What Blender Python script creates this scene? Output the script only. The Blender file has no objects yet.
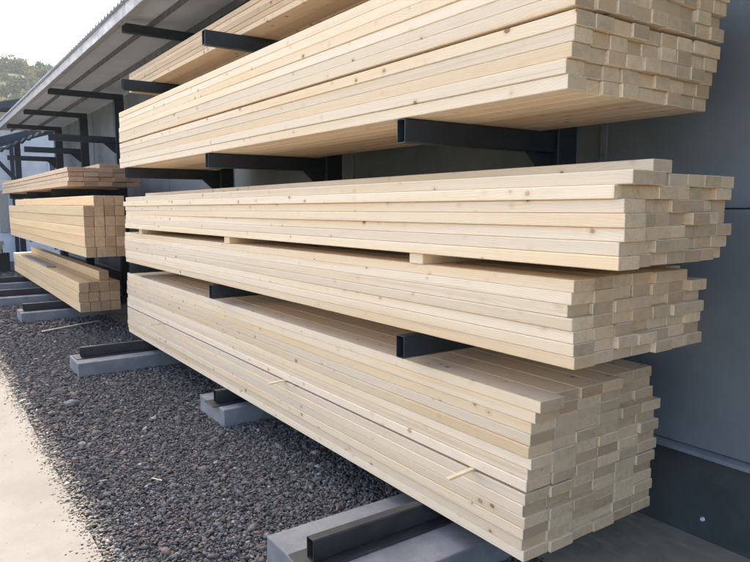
import bpy, bmesh, math, random, zlib
import numpy as np
from mathutils import Vector, Matrix, noise
random.seed(7); rng = np.random.default_rng(7)
S = bpy.context.scene
COL = S.collection
R = math.radians

# ------------------------------------------------------------------ helpers
class NT:
    """small node-tree writer"""
    def __init__(s, name):
        s.m = bpy.data.materials.new(name); s.m.use_nodes = True
        s.t = s.m.node_tree; s.n = s.t.nodes; s.l = s.t.links
        s.b = s.n['Principled BSDF']
    def add(s, typ, ins=None, **props):
        nd = s.n.new(typ)
        for k, v in props.items(): setattr(nd, k, v)
        for k, v in (ins or {}).items():
            if isinstance(v, bpy.types.NodeSocket): s.l.new(v, nd.inputs[k])
            else: nd.inputs[k].default_value = v
        return nd
    def math(s, op, a, b=0.0, c=None):
        ins = {0: a, 1: b}
        if c is not None: ins[2] = c
        return s.add('ShaderNodeMath', ins, operation=op).outputs[0]
    def vmath(s, op, a, b):
        return s.add('ShaderNodeVectorMath', {0: a, 1: b}, operation=op).outputs[0]
    def mix(s, f, a, b, blend='MIX'):
        nd = s.add('ShaderNodeMix', {0: f, 6: a, 7: b}, data_type='RGBA', blend_type=blend)
        return nd.outputs[2]
    def ramp(s, f, lo, hi, a=0.0, b=1.0):
        return s.add('ShaderNodeMapRange', {0: f, 1: lo, 2: hi, 3: a, 4: b}, interpolation_type='SMOOTHSTEP').outputs[0]
    def noise(s, vec, scale, detail=3, rough=.55, dist=0):
        return s.add('ShaderNodeTexNoise', {'Vector': vec, 'Scale': scale, 'Detail': detail, 'Roughness': rough, 'Distortion': dist}).outputs[0]
    def scale(s, vec, v):
        return s.vmath('MULTIPLY', vec, v)
    def out(s, col, rough=.6, bump=None, bstr=.2, bdist=.002, spec=.3, metal=0):
        for k, v in (('Base Color', col), ('Roughness', rough), ('Specular IOR Level', spec), ('Metallic', metal)):
            if isinstance(v, bpy.types.NodeSocket): s.l.new(v, s.b.inputs[k])
            else: s.b.inputs[k].default_value = v
        if bump is not None:
            bn = s.add('ShaderNodeBump', {'Strength': bstr, 'Distance': bdist, 'Height': bump})
            s.l.new(bn.outputs[0], s.b.inputs['Normal'])
        return s.m

def c4(r, g, b): return (r, g, b, 1)

def wood_side(name, pale, honey, deep, knotcol, knotdens=.55, grey=0.0):
    t = NT(name)
    tc = t.add('ShaderNodeTexCoord').outputs['Object']
    rnd = t.add('ShaderNodeObjectInfo').outputs['Random']
    off = t.scale(t.add('ShaderNodeCombineXYZ', {0: rnd, 1: rnd, 2: rnd}).outputs[0], (37.1, 91.7, 53.3))
    p = t.vmath('ADD', tc, off)
    rnd2 = t.math('FRACT', t.math('MULTIPLY', rnd, 17.31))
    rnd3 = t.math('FRACT', t.math('MULTIPLY', rnd, 53.77))
    broad = t.noise(t.scale(p, (9, .35, 9)), 1, 3, .5)
    streak = t.noise(t.scale(p, (55, .55, 55)), 1, 4, .6, .3)
    fine = t.noise(t.scale(p, (420, 5, 420)), 1, 2, .6)
    warp = t.noise(t.scale(p, (3, 1.6, 3)), 1, 2, .5)
    band = t.math('SINE', t.math('MULTIPLY', t.math('ADD', t.math('ADD', t.add('ShaderNodeSeparateXYZ', {0: p}).outputs[2], t.math('MULTIPLY', t.add('ShaderNodeSeparateXYZ', {0: p}).outputs[0], .7)), t.math('MULTIPLY', warp, .16)), 640.0))
    f1 = t.math('ADD', t.ramp(broad, .42, .70, 0, .8), t.math('MULTIPLY', t.math('SUBTRACT', rnd2, .5), .8))
    col = t.mix(t.add('ShaderNodeClamp', {0: f1}).outputs[0], pale, honey)
    col = t.mix(t.ramp(streak, .52, .78, 0, .6), col, deep)
    col = t.mix(t.ramp(fine, .45, .75, 0, .28), col, deep)
    col = t.mix(t.ramp(band, .2, 1, 0, .22), col, deep)
    # knots
    pk = t.scale(p, (13, 9.5, 13))
    vo = t.add('ShaderNodeTexVoronoi', {'Vector': pk, 'Scale': 1.0, 'Randomness': 1.0}, feature='F1')
    vc = t.add('ShaderNodeSeparateColor', {0: vo.outputs['Color']}).outputs
    keep = t.math('MULTIPLY', t.math('LESS_THAN', vc[0], knotdens), t.ramp(vc[1], 0, 1, .3, 1))
    ksz = t.ramp(vc[2], 0, 1, .06, .15)
    wob = t.math('ADD', vo.outputs['Distance'], t.math('MULTIPLY', t.math('SUBTRACT', t.noise(p, 60, 2), .5), .09))
    k1 = t.math('MULTIPLY', t.ramp(t.math('SUBTRACT', wob, ksz), -.03, .02, 1, 0), keep)
    k2 = t.math('MULTIPLY', t.ramp(t.math('SUBTRACT', wob, ksz), -.01, .22, .5, 0), keep)
    col = t.mix(k2, col, deep)
    col = t.mix(t.math('MULTIPLY', k1, .85), col, knotcol)
    # board to board value
    val = t.math('ADD', .84, t.math('MULTIPLY', rnd3, .23))
    hs = t.add('ShaderNodeHueSaturation', {'Hue': .5, 'Saturation': 1.0, 'Value': val, 'Fac': 1.0, 'Color': col})
    col = hs.outputs[0]
    if grey > 0:
        g = t.ramp(t.noise(t.scale(p, (14, 1.2, 14)), 1, 4), .35, .7, 0, grey)
        col = t.mix(g, col, c4(.34, .32, .29))
    # handling dirt: faint, sparse
    d = t.ramp(t.noise(t.scale(p, (6, 2, 6)), 1, 5, .7), .6, .8, 0, .22)
    col = t.mix(d, col, c4(.36, .29, .21))
    h = t.math('ADD', t.math('MULTIPLY', fine, .6), t.math('MULTIPLY', streak, .6))
    return t.out(col, .62, h, .22, .0012, .25)

def wood_end(name, pale, dark, stain):
    t = NT(name)
    tc = t.add('ShaderNodeTexCoord').outputs['Object']
    rnd = t.add('ShaderNodeObjectInfo').outputs['Random']
    r2 = t.math('FRACT', t.math('MULTIPLY', rnd, 29.3)); r3 = t.math('FRACT', t.math('MULTIPLY', rnd, 71.9))
    r4 = t.math('FRACT', t.math('MULTIPLY', rnd, 131.7))
    off = t.add('ShaderNodeCombineXYZ', {0: t.math('MULTIPLY', t.math('SUBTRACT', r2, .5), .22), 1: 0.0, 2: t.math('ADD', t.math('MULTIPLY', r3, .12), -.02)}).outputs[0]
    p = t.vmath('ADD', tc, off)
    pn = t.vmath('ADD', tc, t.scale(t.add('ShaderNodeCombineXYZ', {0: rnd, 1: rnd, 2: rnd}).outputs[0], (31., 47., 23.)))
    xz = t.scale(p, (1, 0, 1))
    ln = t.add('ShaderNodeVectorMath', {0: xz}, operation='LENGTH').outputs['Value']
    ln = t.math('ADD', ln, t.math('MULTIPLY', t.math('SUBTRACT', t.noise(pn, 22, 3), .5), .012))
    ring = t.math('SINE', t.math('MULTIPLY', ln, 1050.0))
    col = t.mix(t.ramp(ring, .0, 1, 0, .42), pale, dark)
    mot = t.noise(pn, 26, 4, .65)
    col = t.mix(t.ramp(mot, .42, .72, 0, .55), col, stain)
    saw = t.noise(t.scale(pn, (22, 0, 260)), 1, 2)
    # drying checks running out from the pith, on some ends only
    sp = t.add('ShaderNodeSeparateXYZ', {0: p}).outputs
    ang = t.math('ARCTAN2', sp[2], sp[0])
    chk = t.noise(t.add('ShaderNodeCombineXYZ', {0: t.math('MULTIPLY', ang, 9.0), 1: rnd, 2: t.math('MULTIPLY', ln, 9.0)}).outputs[0], 2.2, 1)
    chk = t.math('MULTIPLY', t.math('MULTIPLY', t.math('LESS_THAN', t.math('ABSOLUTE', t.math('SUBTRACT', chk, .5)), .006), t.math('GREATER_THAN', r4, .55)), .6)
    col = t.mix(t.ramp(saw, .5, .8, 0, .25), col, dark)
    col = t.mix(chk, col, c4(.12, .07, .04))
    val = t.math('ADD', .68, t.math('MULTIPLY', r4, .44))
    col = t.mix(t.ramp(r2, .55, 1, 0, .55), col, c4(.62, .40, .21), 'MIX') if name.startswith('sawn') else col
    col = t.add('ShaderNodeHueSaturation', {'Hue': .5, 'Saturation': 1.0, 'Value': val, 'Fac': 1.0, 'Color': col}).outputs[0]
    return t.out(col, .75, t.math('ADD', saw, mot), .3, .0015, .15)

def steel(name, col, col2, rough=.42, spec=.5):
    t = NT(name)
    tc = t.add('ShaderNodeTexCoord').outputs['Object']
    n = t.noise(tc, 9, 5, .65); n2 = t.noise(tc, 130, 2)
    c = t.mix(t.ramp(n, .4, .7), col, col2)
    rust = t.ramp(t.noise(tc, 18, 5, .75), .63, .72, 0, .75)
    sc_ = t.ramp(t.noise(t.scale(tc, (2.5, 30, 60)), 3, 3, .7), .66, .72, 0, .5)
    c = t.mix(sc_, c, c4(.11, .115, .12))
    c = t.mix(rust, c, c4(.10, .055, .03))
    return t.out(c, t.ramp(n, .3, .7, rough - .07, rough + .15), n2, .12, .0006, spec)

def concrete(name, a, b, sc=5, grit=160, bstr=.5):
    t = NT(name)
    tc = t.add('ShaderNodeTexCoord').outputs['Object']
    n = t.noise(tc, sc, 6, .62); g = t.noise(tc, grit, 3, .7)
    c = t.mix(t.ramp(n, .34, .68), a, b)
    c = t.mix(t.ramp(g, .45, .8, 0, .4), c, c4(a[0]*.5, a[1]*.5, a[2]*.5))
    pits = t.ramp(t.noise(tc, 45, 2), .7, .76, 0, .6)
    c = t.mix(pits, c, c4(a[0]*.55, a[1]*.55, a[2]*.55))
    return t.out(c, .85, t.math('SUBTRACT', t.math('ADD', g, n), pits), bstr, .003, .2)

M = {}
M['spruce'] = wood_side('planed spruce', c4(.87, .73, .53), c4(.85, .64, .375), c4(.68, .455, .24), c4(.20, .10, .045), .72)
M['spruce_end'] = wood_end('sawn spruce end grain', c4(.76, .565, .345), c4(.50, .325, .175), c4(.53, .365, .22))
M['rough'] = wood_side('rough sawn larch', c4(.84, .62, .345), c4(.77, .52, .26), c4(.52, .31, .15), c4(.18, .09, .045), .4)
M['rough_end'] = wood_end('larch end grain', c4(.66, .44, .25), c4(.42, .25, .13), c4(.42, .27, .17))
M['red'] = wood_side('reddish pine', c4(.62, .44, .31), c4(.55, .36, .24), c4(.38, .21, .13), c4(.16, .08, .05), .4, .25)
M['red_end'] = wood_end('reddish pine end grain', c4(.56, .36, .23), c4(.34, .19, .115), c4(.38, .24, .155))
M['pinkish'] = wood_side('pinkish pine', c4(.84, .64, .41), c4(.76, .53, .31), c4(.50, .30, .17), c4(.16, .08, .05), .5)
M['grey_wood'] = wood_side('weathered board', c4(.42, .38, .33), c4(.36, .32, .27), c4(.22, .19, .16), c4(.1, .08, .06), .4, .6)
M['steel'] = steel('dark painted steel', c4(.018, .026, .034), c4(.028, .038, .048))
M['bearer'] = steel('black bearer steel', c4(.022, .024, .026), c4(.04, .04, .042), .5)
M['block'] = concrete('grey footing concrete', c4(.29, .29, .285), c4(.21, .21, .21))
M['stone'] = concrete('grey field stone', c4(.24, .225, .205), c4(.17, .16, .15), 14)
M['plinth'] = concrete('dark plinth render', c4(.088, .097, .092), c4(.066, .073, .071), 4, 120)
M['white_wall'] = concrete('white render', c4(.78, .78, .78), c4(.66, .67, .68), 2.5, 90, .25)
M['flash'] = steel('grey flashing', c4(.24, .26, .28), c4(.2, .22, .24), .4)
M['roofmetal'] = steel('grey roof trim', c4(.30, .30, .30), c4(.25, .255, .26), .45)
M['dark_trim'] = steel('dark purlin paint', c4(.11, .115, .12), c4(.085, .09, .095), .5)
M['white_plastic'] = NT('white plastic film').out(c4(.72, .75, .78), .35)
M['glass'] = NT('dark window glass').out(c4(.03, .04, .05), .08, spec=.6)

def wall_mat():
    t = NT('grey wall panel')
    tc = t.add('ShaderNodeTexCoord').outputs['Object']
    n = t.noise(tc, 1.6, 5, .6); n2 = t.noise(t.scale(tc, (1, 3, .5)), 4, 4, .6); g = t.noise(tc, 300, 2)
    c = t.mix(t.ramp(n, .35, .68), c4(.20, .222, .233), c4(.16, .179, .19))
    c = t.mix(t.ramp(n2, .55, .75, 0, .4), c, c4(.255, .275, .285))
    return t.out(c, t.ramp(n, .3, .7, .38, .55), g, .08, .001, .4)
M['panel'] = wall_mat()

def soffit_mat():
    t = NT('galvanised sheet')
    tc = t.add('ShaderNodeTexCoord').outputs['Object']
    n = t.noise(tc, 1.2, 5, .6); n2 = t.noise(t.scale(tc, (.6, 8, 1)), 3, 4, .6)
    c = t.mix(t.ramp(n, .35, .7), c4(.56, .60, .645), c4(.47, .51, .55))
    c = t.mix(t.ramp(n2, .55, .8, 0, .35), c, c4(.33, .34, .35))
    return t.out(c, .5, n2, .05, .001, .4)
M['sheet'] = soffit_mat()

def obj(name, me, parent=None, loc=None, mats=None):
    o = bpy.data.objects.new(name, me); COL.objects.link(o)
    if parent is not None: o.parent = parent
    if loc is not None: o.location = loc
    return o

def tag(o, label=None, cat=None, group=None, kind=None):
    if label: o['label'] = label
    if cat: o['category'] = cat
    if group: o['group'] = group
    if kind: o['kind'] = kind
    return o

def thing(name, label, cat, loc=(0, 0, 0), group=None):
    o = bpy.data.objects.new(name, None); COL.objects.link(o); o.location = loc
    o.empty_display_size = .1
    return tag(o, label, cat, group)

def finish(bm, name, mats, smooth=False, bevel=0, seg=1):
    if bevel:
        bmesh.ops.bevel(bm, geom=list(bm.edges), offset=bevel, segments=seg, affect='EDGES', profile=.6)
    bmesh.ops.recalc_face_normals(bm, faces=bm.faces)
    me = bpy.data.meshes.new(name); bm.to_mesh(me); bm.free()
    for m in (mats if isinstance(mats, (list, tuple)) else [mats]): me.materials.append(m)
    if smooth:
        for p in me.polygons: p.use_smooth = True
    return me

def add_box(bm, x0, x1, y0, y1, z0, z1):
    r = bmesh.ops.create_cube(bm, size=1)
    for v in r['verts']:
        v.co = Vector(((x0+x1)/2 + v.co.x*(x1-x0), (y0+y1)/2 + v.co.y*(y1-y0), (z0+z1)/2 + v.co.z*(z1-z0)))
    return r['verts']

def box(name, dims, mat, parent=None, bevel=0, loc=None):
    bm = bmesh.new(); add_box(bm, *dims)
    return obj(name, finish(bm, name, mat, bevel=bevel), parent, loc)

def prism(name, prof, y0, y1, mat, parent=None, axis='Y', bevel=0):
    """profile of 2-D points (a,b) extruded between y0 and y1 along an axis; (a,b)=(x,z) for Y, (y,z) for X"""
    bm = bmesh.new()
    def P(a, b, t): return (a, t, b) if axis == 'Y' else (t, a, b)
    v0 = [bm.verts.new(P(a, b, y0)) for a, b in prof]; v1 = [bm.verts.new(P(a, b, y1)) for a, b in prof]
    bm.faces.new(v0); bm.faces.new(v1[::-1])
    for i in range(len(prof)):
        j = (i+1) % len(prof); bm.faces.new((v0[i], v1[i], v1[j], v0[j]))
    return obj(name, finish(bm, name, mat, bevel=bevel), parent)

def tube_mesh(name, L, w, h, mat, wall=.004):
    """open rectangular hollow section lying along +X from 0 to L, top at z=0, centred on y"""
    bm = bmesh.new()
    def ring(x, ww, hh, dz, c):
        pts = []
        for sy, sz in ((-1, 1), (1, 1), (1, -1), (-1, -1)):
            cy = sy*(ww/2-c); cz = dz + sz*(hh/2-c)
            a = (sy*c, 0); b = (0, sz*c)
            first, second = ((a, b) if sy*sz < 0 else (b, a)) if True else None
            pts.append((cy+first[0], cz+first[1])); pts.append((cy+second[0], cz+second[1]))
        # order around
        cyc = sorted(pts, key=lambda q: math.atan2((q[1]-dz)/hh, q[0]/ww))
        return [bm.verts.new((x, a, b)) for a, b in cyc]
    o0 = ring(0, w, h, -h/2, .006); o1 = ring(L, w, h, -h/2, .006)
    i0 = ring(0, w-2*wall, h-2*wall, -h/2, .003); i1 = ring(L, w-2*wall, h-2*wall, -h/2, .003)
    n = len(o0)
    for i in range(n):
        j = (i+1) % n
        bm.faces.new((o0[i], o0[j], o1[j], o1[i])); bm.faces.new((i0[j], i0[i], i1[i], i1[j]))
        bm.faces.new((o0[j], o0[i], i0[i], i0[j])); bm.faces.new((o1[i], o1[j], i1[j], i1[i]))
    return finish(bm, name, mat)

ORD = ['zeroth', 'first', 'second', 'third', 'fourth', 'fifth', 'sixth', 'seventh', 'eighth', 'ninth', 'tenth', 'eleventh', 'twelfth', 'thirteenth', 'fourteenth']

# ------------------------------------------------------------------ timber
_boards = {}
def board_mesh(w, h, L, side, end, var):
    key = (w, h, L, side, end, var)
    if key in _boards: return _boards[key]
    r = random.Random(hash((w, h, L, var)) & 0xffff)
    bm = bmesh.new(); seg = 14; c = .003 if h < .09 else .004
    prof = [(c, 0), (w-c, 0), (w, c), (w, h-c), (w-c, h), (c, h), (0, h-c), (0, c)]
    bow = r.uniform(-.005, .005); tw = r.uniform(-.006, .006); ph = r.uniform(0, 6)
    rings = []
    ys = [0, .0022] + [L*i/seg for i in range(1, seg)] + [L-.0022, L]
    for k, y in enumerate(ys):
        u = y/L; dx = bow*math.sin(math.pi*u*1.5+ph); a = tw*(u-.5)
        s = .002 if k in (0, len(ys)-1) else 0
        ring = []
        for x, z in prof:
            xx = min(max(x, s), w-s) - w/2; zz = min(max(z, s), h-s) - h/2
            ring.append(bm.verts.new((xx*math.cos(a)-zz*math.sin(a)+w/2+dx, y, xx*math.sin(a)+zz*math.cos(a)+h/2)))
        rings.append(ring)
    for a, b in zip(rings, rings[1:]):
        for i in range(8):
            j = (i+1) % 8; bm.faces.new((a[i], b[i], b[j], a[j]))
    f = bm.faces.new(rings[0]); f.material_index = 1
    f = bm.faces.new(rings[-1][::-1]); f.material_index = 1
    _boards[key] = finish(bm, 'board', [M[side], M[end]])
    return _boards[key]

def stack(where, kind, name, cat, group, X, Y0, Y1, z0, w, h, rows, cols, px, pz, side, end, jy, jx=.004,
          extra_gap=None, skip=None, tilt=0, frontjit=.006, yoff=None, rand=None, up='row up'):
    """rows x cols boards, each one an object; front face near x = X, near ends near y = Y0"""
    L = round(Y1-Y0, 3)
    r = rand or random.Random(zlib.crc32(where.encode()))
    n = 0
    for i in range(rows):
        rowdy = r.uniform(-jy, jy)*.5; rowdx = r.uniform(-frontjit, frontjit)
        for k in range(cols):
            if skip and skip(i, k): continue
            zz = z0 + i*pz + (extra_gap[1] if extra_gap and i >= extra_gap[0] else 0)
            dy = rowdy + r.uniform(-jy, jy)*.75 + (yoff(i, k) if yoff else 0)
            me = board_mesh(w, h, L, side, end, r.randrange(4))
            o = obj(name, me)
            o.location = (X + k*px + rowdx + r.uniform(-jx, jx)*.6, Y0 + dy, zz - tilt*0 + r.uniform(0, .0005))
            o.rotation_euler = (-tilt, 0, r.uniform(-.0006, .0006))
            lab = f'{kind} of {where}, {ORD[i+1]} {up}, '
            lab += 'at the front' if k == 0 else ('at the back' if k == cols-1 else f'{ORD[k+1]} from the front')
            tag(o, lab, cat, group); n += 1
    return n

P1 = 'timber_plank'
# near bay, bottom to top
stack('the lowest near stack', 'pale plank', P1, 'plank', 'planks of the lowest near stack', 2.0, 1.755, 7.95, .253, .150, .0493, 14, 6, .1535, .0500,
      'spruce', 'spruce_end', .014, extra_gap=(6, .012), frontjit=.004,
      yoff=lambda i, k: (-.04 if i > 11 and k < 1 else 0) + (.012 if i < 6 else 0) + (.04 if k > 3 and i > 10 else 0))
stack('the second near stack up', 'pale plank', P1, 'plank', 'planks of the second near stack', 1.92, 1.49, 7.62, 1.152, .121, .0461, 7, 7, .1245, .0468,
      'spruce', 'spruce_end', .02, frontjit=.006, tilt=.0055,
      yoff=lambda i, k: .004*i + (.1 if i == 6 and k == 6 else 0) + (.012*math.sin(i*2.1+k) if k else 0))
stack('the third near stack up', 'pale plank', P1, 'plank', 'planks of the third near stack', 1.90, 1.315, 7.50, 1.530, .1195, .0468, 8, 7, .1215, .0475,
      'spruce', 'spruce_end', .022, frontjit=.007, skip=lambda i, k: i == 7 and k not in (2,), tilt=.005,
      yoff=lambda i, k: (.02*math.sin(i*1.7+k*1.3)*(k > 0) + .012*k) + (.05 if i == 5 and k == 0 else 0) - .006*i*(k == 0))
stack('the tall batten pile above', 'pale batten', 'timber_batten', 'batten', 'battens of the tall near pile', 1.90, 1.547, 7.64, 2.152, .1022, .0519, 11, 9, .1065, .0528,
      'spruce', 'spruce_end', .02, extra_gap=(5, .012), frontjit=.0035, yoff=lambda i, k: -.006*i)
stack('the topmost stack under the roof', 'pinkish plank', P1, 'plank', 'planks of the topmost stack', 2.2, 2.0, 8.25, 3.078, .146, .042, 5, 4, .149, .0435,
      'pinkish', 'red_end', .03, frontjit=.014)
# far bay
stack('the lowest far pile', 'square beam', 'timber_beam', 'beam', 'beams of the lowest far pile', 1.80, 9.69, 16.9, .268, .130, .134, 3, 4, .137, .139,
      'rough', 'rough_end', .02, frontjit=.004)
stack('the second far pile up', 'square beam', 'timber_beam', 'beam', 'beams of the second far pile', 1.66, 8.43, 15.9, 1.119, .113, .121, 6, 4, .121, .1245,
      'rough', 'rough_end', .015, frontjit=.004, skip=lambda i, k: i == 5 and k in (0,), yoff=lambda i, k: .0)
stack('the upper far stack', 'reddish plank', P1, 'plank', 'planks of the upper far stack', 1.80, 10.05, 18.3, 2.02, .195, .060, 4, 5, .2, .066,
      'pinkish', 'red_end', .05, frontjit=.012)

def lone(name, w, h, L, side, end, loc, rz, label, cat, group=None, ry=0, rx=0):
    o = obj(name, board_mesh(w, h, L, side, end, 0)); o.location = loc; o.rotation_euler = (rx, ry, rz)
    return tag(o, label, cat, group)
lone('timber_beam', .13, .13, 6.6, 'rough', 'rough_end', (2.1, 9.85, .268+3*.139), 0, 'loose square beam lying on top of the lowest far pile', 'beam')
lone('timber_plank', .14, .022, 3.2, 'grey_wood', 'grey_wood', (1.805, 12.4, .268+3*.139-.0005), .002, 'thin grey weathered plank lying on the lowest far pile', 'plank')
for k in range(2):
    lone('timber_plank', .19, .06, 5.5, 'pinkish', 'red_end', (2.25+.2*k, 10.2, 2.02+4*.066), 0,
         ('outer' if k == 0 else 'inner') + ' short reddish plank lying on top of the upper far stack', 'plank')

# spacer blocks between the second and third near stacks
for y, nm in ((2.40, 'nearest'), (4.68, 'middle'), (6.99, 'farthest')):
    zt = 1.530 - (y-1.315)*.005; zb = 1.152 + 6*.0468 + .0455 - (y-1.49)*.0055
    o = box('spacer_block', (-.0, .9, -.05, .05, 0, zt-zb-.003), [M['spruce']], None, .002, (1.915, y, zb+.0015))
    tag(o, f'{nm} pale wooden spacer between the second and third near stacks', 'spacer', 'spacers between near stacks')
# thin sticks poking out of the lowest near stack
for (y, l, a, nm) in ((1.985+.1, .17, .55, 'near'), (3.93, .13, .5, 'middle'), (6.6, .14, .42, 'far')):
    bm = bmesh.new(); add_box(bm, -l, .55, -.012, .012, 0, .0105)
    o = obj('sticker_lath', finish(bm, 'sticker_lath', M['spruce'], bevel=.001), None, (2.0, y, .253+6*.05-.0003))
    o.rotation_euler = (0, 0, .12)
    tag(o, f'{nm} thin lath poking out of the lowest near stack', 'lath', 'laths of the lowest near stack')

# ------------------------------------------------------------------ steel rack
ARM_W, ARM_H = .062, .112
def upright(Y, arms, label, xt=1.9):
    t = thing('rack_upright', label, 'rack upright', (3.02, Y, 0), 'uprights of the cantilever rack')
    box('column', (-.07, .09, -.06, .06, 0, 3.55), M['steel'], t, .006)
    box('foot_plate', (-.12, .13, -.11, .11, .002, .018), M['steel'], t, .002)
    for z in arms:
        L = 2.95 - xt
        a = obj('arm', tube_mesh('arm', L, ARM_W, ARM_H, M['steel']), t, (xt-3.02, 0, z))
        prism('gusset', [(-.07, -ARM_H-.0005), (-.07, -ARM_H-.16), (-.085, -ARM_H-.16), (-.27, -ARM_H-.0005)], -.005, .005, M['steel'], a).location = (3.02-xt, 0, 0)
    obj('roof_beam', tube_mesh('roof_beam', 3.11-1.93, .06, .1, M['steel']), t, (1.93-3.02, 0, 3.655)).rotation_euler = (0, R(0), 0)
    return t
for Y, nm in ((2.5, 'nearest dark steel rack upright behind the near timber stacks'), (5.0, 'middle dark steel rack upright behind the near timber stacks'),
              (7.4, 'dark steel rack upright at the far end of the near stacks')):
    upright(Y, (1.117, 2.15, 3.076), nm)
for Y, nm in ((12.1, 'dark steel rack upright with empty arms, nearest behind the far piles'), (15.0, 'second dark steel upright with empty arms behind the far piles'),
              (17.9, 'farthest dark steel upright with empty arms past the far piles')):
    upright(Y, (1.117, 2.015, 2.92), nm)

# bearers on concrete footings
def footing(x0, y, yw, yt, xt, nmb, nmt, L=1.9):
    bm = bmesh.new(); add_box(bm, x0, x0+L, y-yw/2, y+yw/2, -.06, .14)
    bmesh.ops.subdivide_edges(bm, edges=bm.edges, cuts=5, use_grid_fill=True)
    for v in bm.verts:
        n = noise.noise_vector(v.co*7+Vector((y, 0, 0)))*.004; v.co += Vector((n.x, n.y, n.z*.6))
    me = finish(bm, 'concrete_footing', M['block'])
    o = obj('concrete_footing', me)
    bv = o.modifiers.new('soft edges', 'BEVEL'); bv.width = .008; bv.segments = 2; bv.limit_method = 'ANGLE'; bv.angle_limit = R(40)
    tag(o, nmb, 'footing', 'footings along the rack')
    t = thing('steel_bearer', nmt, 'bearer', (xt, yt, .251), 'bearers on the footings')
    obj('hollow_tube', tube_mesh('hollow_tube', 2.95-xt, .06, .105, M['bearer']), t)
    bm = bmesh.new(); add_box(bm, -.06, 1.2, -.10, .10, -.1085, -.1025)
    obj('base_plate', finish(bm, 'base_plate', M['bearer'], bevel=.0015), t)
footing(1.31, 2.47, .66, 2.47, 1.37, 'big concrete footing in the right foreground', 'open steel tube on the foreground footing under the lowest near stack')
footing(1.90, 5.06, .54, 5.0, 1.91, 'middle concrete footing just showing under the lowest near stack', 'short steel tube end on the middle footing')
footing(1.27, 7.33, .47, 7.38, 1.35, 'concrete footing sticking out past the far end of the near stacks', 'black steel tube on the footing at the far end of the near stacks')
footing(1.21, 11.2, .5, 11.2, 1.27, 'concrete footing under the near end of the lowest far pile', 'black steel tube on the footing under the lowest far pile')
footing(.6, 13.2, .5, 13.25, 1.15-.5, 'long concrete footing farther along under the far pile', 'black steel tube on the long footing farther along', 2.4)
footing(.6, 15.6, .5, 15.6, .65, 'farthest concrete footing at the left edge', 'farthest black steel tube at the left edge', 2.4)

# ------------------------------------------------------------------ wall of the shed
WX = 3.26
w = thing('shed_wall', 'tall grey panelled wall behind the timber rack', 'wall', (WX, 0, 0))
bm = bmesh.new()
ys = [-6, -3, -.2, 2.37, 5.0, 7.7, 10.2, 12.7, 15.2, 17.7, 20.0]
for a, b in zip(ys, ys[1:]):
    for z0, z1 in ((.495, 1.727), (1.733, 3.72)):
        add_box(bm, 0, .12, a+.003, b-.003, z0, z1)
bmesh.ops.bevel(bm, geom=list(bm.edges), offset=.003, segments=1, affect='EDGES')
obj('wall_panel', finish(bm, 'wall_panel', M['panel']), w)
box('backing', (.06, .2, -6, 20, .4, 3.70), M['plinth'], w)
box('plinth', (.012, .25, -6, 20, -.1, .46), M['plinth'], w)
prism('drip_flashing', [(-.03, .457), (-.027, .477), (.03, .494), (.055, .494), (.055, .461), (-.02, .461)], -6, 20, M['flash'], w)
for y in ys[1:-1]:
    box('cover_strip', (-.008, -.0005, y-.022, y+.022, .497, 3.70), M['flash'], w, .002)
bm = bmesh.new()
bmesh.ops.create_cone(bm, cap_ends=True, segments=10, radius1=.012, radius2=.009, depth=.012, matrix=Matrix.Translation((.004, 1.685, .12)) @ Matrix.Rotation(R(-90), 4, 'Y'))
obj('bolt_head', finish(bm, 'bolt_head', M['white_plastic']), w)

# ------------------------------------------------------------------ roof
rf = thing('rack_roof', 'grey corrugated metal canopy roof over the timber rack', 'roof', (0, 0, 0))
RY0, RY1 = -2.2, 20.0
EX = 1.865
def roof_sheet():
    bm = bmesh.new(); pitch = .14
    n = int((RY1-RY0)/pitch); prof = []
    for i in range(n):
        y = RY0+i*pitch
        for d, z in ((0, 0), (.055, 0), (.078, .028), (.117, .028)): prof.append((y+d, z))
    rows = []
    for x, zb in ((EX-.045, 3.748), (2.3, 3.766), (2.9, 3.79), (3.6, 3.818)):
        rows.append([bm.verts.new((x, y, zb+z)) for y, z in prof])
    for a, b in zip(rows, rows[1:]):
        for i in range(len(prof)-1): bm.faces.new((a[i], a[i+1], b[i+1], b[i]))
    me = finish(bm, 'roof_sheet', M['sheet']); return me
o = obj('roof_sheet', roof_sheet(), rf)
sm = o.modifiers.new('thickness', 'SOLIDIFY'); sm.thickness = .0012
# soffit lining panels under the sheet
for i, (xa, xb) in enumerate(((EX+.012, 2.235), (2.285, 2.70), (2.75, 3.25))):
    za = 3.690 + (xa-EX)*.04; zb_ = 3.690 + (xb-EX)*.04
    prism('soffit_panel', [(xa, za+.012), (xb, zb_+.012), (xb, zb_+.02), (xa, za+.02)], RY0, RY1, M['sheet'], rf)
for x in (2.26, 2.725):
    z = 3.690+(x-EX)*.04
    prism('purlin', [(x-.0235, 3.658), (x-.011, 3.658), (x-.011, z+.008), (x+.0235, z+.008), (x+.0235, z+.02), (x-.0235, z+.02)], RY0, RY1, M['dark_trim'], rf)
prism('fascia', [(EX-.012, 3.625), (EX-.002, 3.62), (EX+.006, 3.62), (EX+.006, 3.742), (EX-.012, 3.742)], RY0, RY1, M['roofmetal'], rf)
prism('eave_angle', [(EX+.0075, 3.62), (EX+.06, 3.62), (EX+.06, 3.626), (EX+.0135, 3.626), (EX+.0135, 3.69), (EX+.0075, 3.69)], RY0, RY1, M['roofmetal'], rf)

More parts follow.
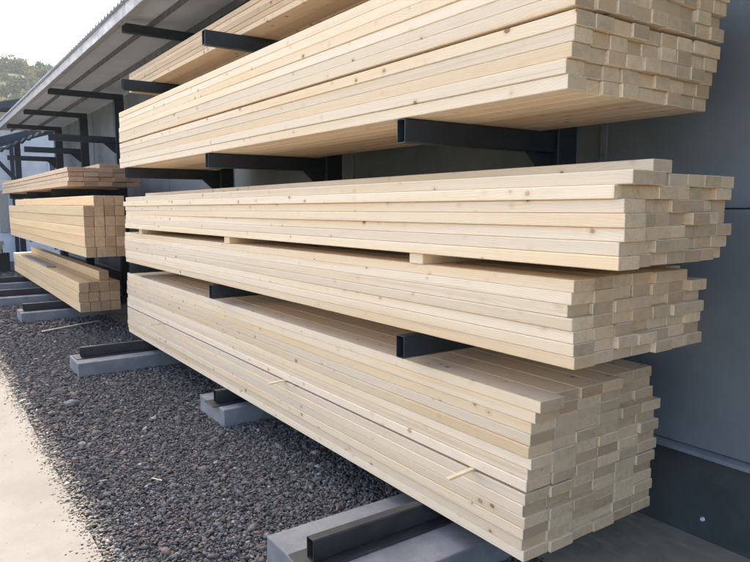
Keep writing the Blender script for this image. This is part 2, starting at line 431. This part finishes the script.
# ------------------------------------------------------------------ ground
def sheet(name, x0, x1, y0, y1, z, mat, nx=1, ny=1, amp=0, kind='structure', edge=0):
    bm = bmesh.new()
    g = [[bm.verts.new((x0+(x1-x0)*i/nx, y0+(y1-y0)*j/ny, z)) for j in range(ny+1)] for i in range(nx+1)]
    for i in range(nx+1):
        for j in range(ny+1):
            v = g[i][j]
            if amp: v.co.z += amp*noise.noise(v.co*1.3)
            if edge and i == nx: v.co.x += edge*(noise.noise(Vector((0, v.co.y*1.7, 3)))+.6*noise.noise(Vector((5, v.co.y*7, 3))))
    for i in range(nx):
        for j in range(ny): bm.faces.new((g[i][j], g[i+1][j], g[i+1][j+1], g[i][j+1]))
    o = obj(name, finish(bm, name, mat)); tag(o, kind=kind); return o

def ground_mat():
    t = NT('dust covered ground'); tc = t.add('ShaderNodeTexCoord').outputs['Object']
    n = t.noise(tc, .5, 6, .6)
    return t.out(t.mix(t.ramp(n, .35, .7), c4(.17, .16, .13), c4(.12, .13, .08)), .95, n, .3, .01, .1)
def road_mat():
    t = NT('pale worn concrete road'); tc = t.add('ShaderNodeTexCoord').outputs['Object']
    n = t.noise(tc, 1.3, 6, .6); g = t.noise(tc, 210, 3, .75); m = t.noise(tc, 28, 4, .6)
    c = t.mix(t.ramp(n, .35, .7), c4(.235, .216, .187), c4(.195, .18, .157))
    c = t.mix(t.ramp(m, .5, .75, 0, .35), c, c4(.18, .165, .145))
    c = t.mix(t.ramp(g, .52, .8, 0, .6), c, c4(.12, .11, .098))
    return t.out(c, 1.0, t.math('ADD', g, t.math('MULTIPLY', m, .7)), .45, .003, .03)
def bed_mat():
    t = NT('gravel bed'); tc = t.add('ShaderNodeTexCoord').outputs['Object']
    v = t.add('ShaderNodeTexVoronoi', {'Vector': tc, 'Scale': 75.0}); n = t.noise(tc, 3, 4)
    c = t.mix(t.ramp(n, .35, .7), c4(.09, .085, .08), c4(.12, .11, .10))
    c = t.mix(.5, c, t.mix(t.add('ShaderNodeSeparateColor', {0: v.outputs['Color']}).outputs[0], c4(.05, .05, .055), c4(.17, .16, .155)))
    return t.out(c, .9, v.outputs['Distance'], .8, .01, .2)
def apron_mat():
    t = NT('dirty concrete strip'); tc = t.add('ShaderNodeTexCoord').outputs['Object']
    n = t.noise(tc, 2.2, 6, .65, .5); g = t.noise(tc, 120, 3, .7); s = t.noise(t.scale(tc, (5, 1.2, 1)), 1.5, 5, .6)
    c = t.mix(t.ramp(n, .35, .68), c4(.36, .325, .245), c4(.235, .22, .165))
    c = t.mix(t.ramp(s, .52, .72, 0, .7), c, c4(.50, .44, .34))
    return t.out(c, .85, t.math('ADD', g, n), .4, .004, .2)
sheet('ground', -900, 900, -900, 1100, -.07, ground_mat(), 1, 1)
sheet('road', -7.5, .66, -14, 60, 0, road_mat(), 30, 700, .003, edge=.012)
sheet('gravel_bed', .42, WX+.2, -4, 24, -.012, bed_mat(), 14, 120, .006)
sheet('wall_strip', 2.42, WX+.015, -4, 20, .008, apron_mat(), 4, 200, .003)

# gravel stones: one mesh
def stones():
    ico = [];  bm = bmesh.new(); bmesh.ops.create_icosphere(bm, subdivisions=1, radius=1)
    bv = np.array([v.co[:] for v in bm.verts]); bf = np.array([[v.index for v in f.verts] for f in bm.faces]); bm.free()
    shapes = []
    for k in range(14):
        s = bv.copy(); s += rng.normal(0, .27, s.shape); s *= np.array([1, rng.uniform(.55, .95), rng.uniform(.22, .45)]); shapes.append(s)
    shapes = np.array(shapes)
    pos = []; sz = []
    def zone(n, x0, x1, y0, y1, s0, s1):
        x = rng.uniform(x0, x1, n); y = rng.uniform(y0, y1, n)
        pos.append(np.stack([x, y], 1)); sz.append(s0*np.exp(rng.normal(0, .45, n))*(1) + 0*s1)
    zone(47000, .665, 2.45, 1.5, 5.0, .0078, 0)
    zone(26000, .665, 2.45, 5.0, 9.5, .0098, 0)
    zone(14000, .665, 2.5, 9.5, 20, .017, 0)
    zone(250, .665, 2.3, 1.8, 9, .021, 0)
    # loose grit thinning out on to the road
    n = 4500; x = .675 - np.abs(rng.normal(0, .045, n)); y = 1.2+rng.uniform(0, 1, n)**1.3*16
    pos.append(np.stack([x, y], 1)); sz.append(.0048*np.exp(rng.normal(0, .45, n)))
    n = 260; x = .5 - np.abs(rng.normal(0, .5, n)); y = 1.2+rng.uniform(0, 1, n)*12
    pos.append(np.stack([x, y], 1)); sz.append(.0028*np.exp(rng.normal(0, .4, n)))
    pos = np.concatenate(pos); sz = np.concatenate(sz); sz = np.minimum(sz, .045); N = len(pos)
    a = rng.uniform(0, 2*np.pi, N); tl = rng.normal(0, .2, N); tl2 = rng.normal(0, .2, N)
    V = shapes[rng.integers(0, 14, N)]*sz[:, None, None]
    ca, sa = np.cos(a)[:, None], np.sin(a)[:, None]
    X = V[..., 0]; Y = V[..., 1]; Z = V[..., 2]
    Z2 = Z + X*np.tan(tl)[:, None] + Y*np.tan(tl2)[:, None]
    onroad = (pos[:, 0] < .66)
    base = np.where(onroad, .002, -.004 + rng.uniform(0, .012, N))
    W = np.stack([X*ca-Y*sa+pos[:, 0:1], X*sa+Y*ca+pos[:, 1:2], Z2+base[:, None]], -1).reshape(-1, 3)
    F = (bf[None]+(np.arange(N)*12)[:, None, None]).reshape(-1, 3)
    me = bpy.data.meshes.new('gravel')
    me.vertices.add(len(W)); me.vertices.foreach_set('co', W.astype(np.float32).ravel())
    me.loops.add(len(F)*3); me.loops.foreach_set('vertex_index', F.astype(np.int32).ravel())
    me.polygons.add(len(F)); me.polygons.foreach_set('loop_start', np.arange(0, len(F)*3, 3, dtype=np.int32))
    me.update(calc_edges=True)
    t = NT('slate gravel'); g = t.add('ShaderNodeNewGeometry'); r = g.outputs['Random Per Island']
    r2 = t.math('FRACT', t.math('MULTIPLY', r, 23.7))
    c = t.mix(r, c4(.128, .122, .117), c4(.175, .167, .16))
    c = t.mix(t.ramp(r2, .72, .8, 0, .6), c, c4(.26, .19, .145))
    c = t.mix(t.ramp(r2, .955, .965, 0, .8), c, c4(.42, .39, .34))
    n = t.noise(t.add('ShaderNodeTexCoord').outputs['Object'], 180, 3)
    c = t.mix(t.ramp(n, .4, .7, 0, .35), c, c4(.05, .05, .055))
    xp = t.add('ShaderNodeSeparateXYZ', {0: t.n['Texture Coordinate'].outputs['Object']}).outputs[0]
    sunlit_edge = t.math('MULTIPLY', t.ramp(t.math('ADD', xp, t.math('MULTIPLY', r2, .05)), .68, .75, 1, 0), .85)  # sunlit strip beside the road, painted into the stones as a paler tan
    c = t.mix(sunlit_edge, c, t.mix(r, c4(.22, .19, .155), c4(.31, .275, .225)))
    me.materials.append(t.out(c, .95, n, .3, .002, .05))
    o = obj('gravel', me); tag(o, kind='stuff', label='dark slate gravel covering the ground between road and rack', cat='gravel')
stones()

def rock(name, loc, r, label, mat, sq=(1, .8, .55)):
    bm = bmesh.new(); bmesh.ops.create_icosphere(bm, subdivisions=3, radius=r)
    for v in bm.verts:
        v.co *= 1+.28*noise.noise(v.co*(1.6/r)+Vector(loc)); v.co = Vector((v.co.x*sq[0], v.co.y*sq[1], v.co.z*sq[2]))
    o = obj(name, finish(bm, name, mat), None, loc); return tag(o, label, 'rock')
rock('rock', (1.03, 6.1, .02), .062, 'fist sized grey rock lying on the gravel before the footing', M['stone'])
lone('lath', .03, .012, .95, 'spruce', 'spruce_end', (1.33, 9.9, .018), R(-62), 'thin pale lath lying on the gravel by the lowest far pile', 'lath', rx=.0)
for k, (y, l) in enumerate(((16.6, .5), (17.4, .6))):
    lone('lath', .03, .015, 1.1, 'spruce', 'spruce_end', (1.8-l, y, 2.02+4*.066+.0005), R(-88), ('nearer' if k == 0 else 'farther') + ' thin lath lying across the upper far stack', 'lath')
for x, y, l, a, nm in ((1.17, 4.02, .075, 40, 'pale wood splinter lying alone on the open gravel'),):
    lone('wood_chip', .012, .006, l, 'spruce', 'spruce_end', (x, y, .016), R(a), nm, 'wood chip', rx=R(6))
# scrap of film under the far end
def film():
    bm = bmesh.new(); n = 8
    g = [[bm.verts.new((.26*i/n, .2*j/n, .035+.05*noise.noise(Vector((i*.5, j*.6, 2)))+.03*noise.noise(Vector((i*1.3, j*1.1, 7))))) for j in range(n+1)] for i in range(n+1)]
    for i in range(n):
        for j in range(n): bm.faces.new((g[i][j], g[i+1][j], g[i+1][j+1], g[i][j+1]))
    o = obj('plastic_scrap', finish(bm, 'plastic_scrap', M['white_plastic'], smooth=True), None, (1.98, 8.0, .03))
    o.modifiers.new('thickness', 'SOLIDIFY').thickness = .001
    tag(o, 'crumpled pale plastic scrap under the lowest near stack', 'plastic scrap')
film()

# ------------------------------------------------------------------ far yard
b = thing('white_building', 'white rendered building with dark gable beyond the rack', 'building', (2.0, 23.5, 0))
box('wall', (-8, 9, 0, 8, -.1, 4.6), M['white_wall'], b)
prism('gable_cladding', [(1.05, 4.0), (9, 4.0), (9, 6.6), (1.05, 4.62)], -.06, -.002, M['flash'], b)
prism('roof', [(-4.2, 3.5), (9.2, 6.75), (9.2, 6.95), (-4.2, 3.70)], -.9, 8.5, M['steel'], b)
box('rafter_end', (.25, .75, -.6, -.003, 4.18, 4.36), M['rough'], b)
bm = bmesh.new()
add_box(bm, .55, .66, -.17, -.06, 0, 3.6)
obj('downpipe', finish(bm, 'downpipe', M['steel'], bevel=.02), b).hide_render = False
fr = box('door', (.18, .42, -.05, -.003, .9, 2.2), M['grey_wood'], b, .004)
wd = box('window', (1.62, 2.3, -.05, -.004, 2.5, 3.2), M['white_plastic'], b, .004)
box('pane', (1.67, 1.94, -.056, -.0505, 2.55, 3.15), M['glass'], wd)
box('pane', (1.98, 2.25, -.056, -.0505, 2.55, 3.15), M['glass'], wd)

c = thing('lean_to', 'small dark timber lean-to with corrugated roof left of the rack', 'lean-to', (2.3, 21.6, 0))
box('post', (.18, .33, -.08, .08, -.05, 3.6), M['steel'], c, .006)
box('post', (1.5, 1.62, -.08, .08, -.05, 4.2), M['steel'], c, .006)
prism('brace', [(-.55, 3.42), (.18, 2.55), (.18, 2.38), (-.62, 3.34)], -.05, .05, M['steel'], c)
prism('beam', [(-1.6, 3.2), (1.75, 4.3), (1.75, 4.02), (-1.6, 2.92)], -.1, -.001, M['steel'], c)
bm = bmesh.new(); prof = []
for i in range(22):
    u = i/21; prof.append((-.25+1.9*u, 3.22+.98*u + (.06 if i % 2 else 0)))
top = [bm.verts.new((x, -.75, z)) for x, z in prof]; bot = [bm.verts.new((x, -.12, z+.06)) for x, z in prof]
for i in range(len(prof)-1): bm.faces.new((top[i], top[i+1], bot[i+1], bot[i]))
o = obj('corrugated_roof', finish(bm, 'corrugated_roof', M['steel']), c); o.modifiers.new('thickness', 'SOLIDIFY').thickness = .06

# low pile of boards in the far yard
pl = 0
for i in range(3):
    for k in range(2):
        lone('yard_board', .3, .1, 2.6, 'grey_wood', 'grey_wood', (1.2+.3*k+.03*i, 19.4, .5+.11*i), .12,
             f'weathered board of the far yard pile, {ORD[i+1]} layer up, ' + ('left one' if k == 0 else 'right one'), 'board', 'boards of the far yard pile')
for y in (19.7, 21.3):
    o = box('trestle', (1.15, 2.0, y, y+.12, -.02, .5), M['bearer'], None, .006); tag(o, ('nearer' if y < 20 else 'farther') + ' dark bearer block under the far yard boards', 'bearer')

# ------------------------------------------------------------------ hill and wood
def hill_z(x, y):
    d = (y-150)/190
    s = 0 if d < 0 else (1 if d > 1 else d*d*(3-2*d))
    return s*(50 + 5*math.sin(x*.013+1) + 4*math.sin(x*.04)) - .3
bm = bmesh.new(); nx, ny = 50, 24
g = [[bm.verts.new((-420+900*i/nx, 140+360*j/ny, hill_z(-420+900*i/nx, 140+360*j/ny))) for j in range(ny+1)] for i in range(nx+1)]
for i in range(nx):
    for j in range(ny): bm.faces.new((g[i][j], g[i+1][j], g[i+1][j+1], g[i][j+1]))
t = NT('hill grass'); tc = t.add('ShaderNodeTexCoord').outputs['Object']
hm = t.out(t.mix(t.noise(tc, .08, 5), c4(.05, .075, .025), c4(.10, .10, .04)), .95, spec=.1)
tag(obj('hill', finish(bm, 'hill', hm, smooth=True)), kind='structure')

def wood():
    V = []; F = 0; col = []
    for _ in range(2600):
        x = rng.uniform(-260, 330); y = rng.uniform(170, 360)
        near = -10 < x-.14*y < 40
        if not near and rng.random() < .35: continue
        z = hill_z(x, y); hgt = rng.uniform(4.5, 8); rad = hgt*rng.uniform(.27, .4)
        conif = rng.random() < .07
        if conif: hgt *= 1.35; rad *= .65
        nl = 420 if near else 80
        q = rng.normal(0, 1, (nl, 3)); q /= np.linalg.norm(q, axis=1)[:, None]
        lump = 1+.25*np.sin(q[:, 0:1]*5+x)+.2*np.sin(q[:, 2:3]*6+y)+.15*np.sin(q[:, 1:2]*7+x*2)
        q = q*lump*rng.uniform(.6, 1.0, (nl, 1))
        P = q*np.array([rad, rad, hgt*.42])
        if conif:
            k = (1-(P[:, 2]/hgt/.42+1)/2)[:, None]; P[:, :2] *= np.clip(k, .05, 1)*1.3
        P += np.array([x, y, z+hgt*.58])
        s = (.42 if near else .95)*rng.uniform(.6, 1.3, (nl, 1))
        u = rng.normal(0, 1, (nl, 3)); u /= np.linalg.norm(u, axis=1)[:, None]
        w = np.cross(u, rng.normal(0, 1, (nl, 3))); w /= np.linalg.norm(w, axis=1)[:, None]
        quad = np.stack([P+u*s, P+w*s*.7, P-u*s, P-w*s*.7], 1)
        V.append(quad.reshape(-1, 3)); col.append(np.full(nl, rng.random()))
        W = np.concatenate(V); n = len(W)//4
    me = bpy.data.meshes.new('wood_on_hill')
    me.vertices.add(len(W)); me.vertices.foreach_set('co', W.astype(np.float32).ravel())
    me.loops.add(n*4); me.loops.foreach_set('vertex_index', np.arange(n*4, dtype=np.int32))
    me.polygons.add(n); me.polygons.foreach_set('loop_start', np.arange(0, n*4, 4, dtype=np.int32))
    at = me.attributes.new('tree', 'FLOAT', 'FACE'); at.data.foreach_set('value', np.concatenate(col).astype(np.float32))
    me.update(calc_edges=True)
    t = NT('mixed autumn foliage'); a = t.add('ShaderNodeAttribute', attribute_name='tree').outputs['Fac']
    r = t.add('ShaderNodeNewGeometry').outputs['Random Per Island']
    c = t.mix(t.ramp(a, .3, .75), c4(.022, .062, .016), c4(.05, .09, .02))
    c = t.mix(t.ramp(a, .86, .93), c, c4(.17, .12, .04))
    c = t.mix(t.math('MULTIPLY', r, .35), c, c4(.075, .12, .03))
    m = t.out(c, .7, spec=.2)
    tr = t.add('ShaderNodeBsdfTranslucent', {'Color': c}); mx = t.add('ShaderNodeMixShader', {0: .25, 1: t.b.outputs[0], 2: tr.outputs[0]})
    t.l.new(mx.outputs[0], t.n['Material Output'].inputs['Surface'])
    me.materials.append(m)
    tag(obj('wood_on_hill', me), kind='stuff', label='mixed wood covering the far hillside', cat='wood')
wood()

# air
HAZE = .0002
if HAZE:
    bm = bmesh.new(); add_box(bm, -1000, 1000, -1000, 1200, -1.5, 92)
    hm = bpy.data.materials.new('haze'); hm.use_nodes = True
    nt = hm.node_tree; nt.nodes.clear()
    o_ = nt.nodes.new('ShaderNodeOutputMaterial'); pv = nt.nodes.new('ShaderNodeVolumePrincipled')
    pv.inputs['Color'].default_value = c4(.9, .93, .97); pv.inputs['Density'].default_value = HAZE; pv.inputs['Anisotropy'].default_value = .3
    nt.links.new(pv.outputs[0], o_.inputs['Volume'])
    tag(obj('haze', finish(bm, 'haze', hm)), kind='stuff')

# ------------------------------------------------------------------ light, camera
EL = 38.0; AZ = 12.9      # the sun stands beyond the roof; azimuth from +Y towards +X
sv = Vector((math.sin(R(AZ))*math.cos(R(EL)), math.cos(R(AZ))*math.cos(R(EL)), math.sin(R(EL))))
sl = bpy.data.lights.new('sun', 'SUN'); sl.energy = 2.5; sl.angle = R(.55); sl.color = (1, .95, .87)
so = bpy.data.objects.new('sun', sl); COL.objects.link(so); so.rotation_euler = sv.to_track_quat('Z', 'Y').to_euler(); so.location = (0, 0, 30)
W = bpy.data.worlds.new('World'); S.world = W; W.use_nodes = True
nt = W.node_tree; bg = nt.nodes['Background']
sky = nt.nodes.new('ShaderNodeTexSky'); sky.sky_type = 'NISHITA'; sky.sun_disc = False
sky.sun_elevation = R(EL); sky.sun_rotation = R(AZ); sky.air_density = .75; sky.dust_density = 5.0; sky.ozone_density = 1.0
nt.links.new(sky.outputs[0], bg.inputs['Color']); bg.inputs['Strength'].default_value = .15

cam = bpy.data.cameras.new('camera'); co = bpy.data.objects.new('camera', cam); COL.objects.link(co)
cam.sensor_fit = 'HORIZONTAL'; cam.sensor_width = 36; cam.lens = 36*655/750; cam.clip_end = 4000; cam.clip_start = .05
yaw, pitch = R(35), R(6.6)
co.location = (0, 0, 1.747); co.rotation_euler = (R(90)-pitch, 0, -yaw)
S.camera = co
S.view_settings.view_transform = 'Standard'; S.view_settings.look = 'None'; S.view_settings.gamma = 1
S.view_settings.use_curve_mapping = False; S.view_settings.exposure = 2.1
S.cycles.max_bounces = 8; S.cycles.diffuse_bounces = 5; S.cycles.volume_bounces = 1
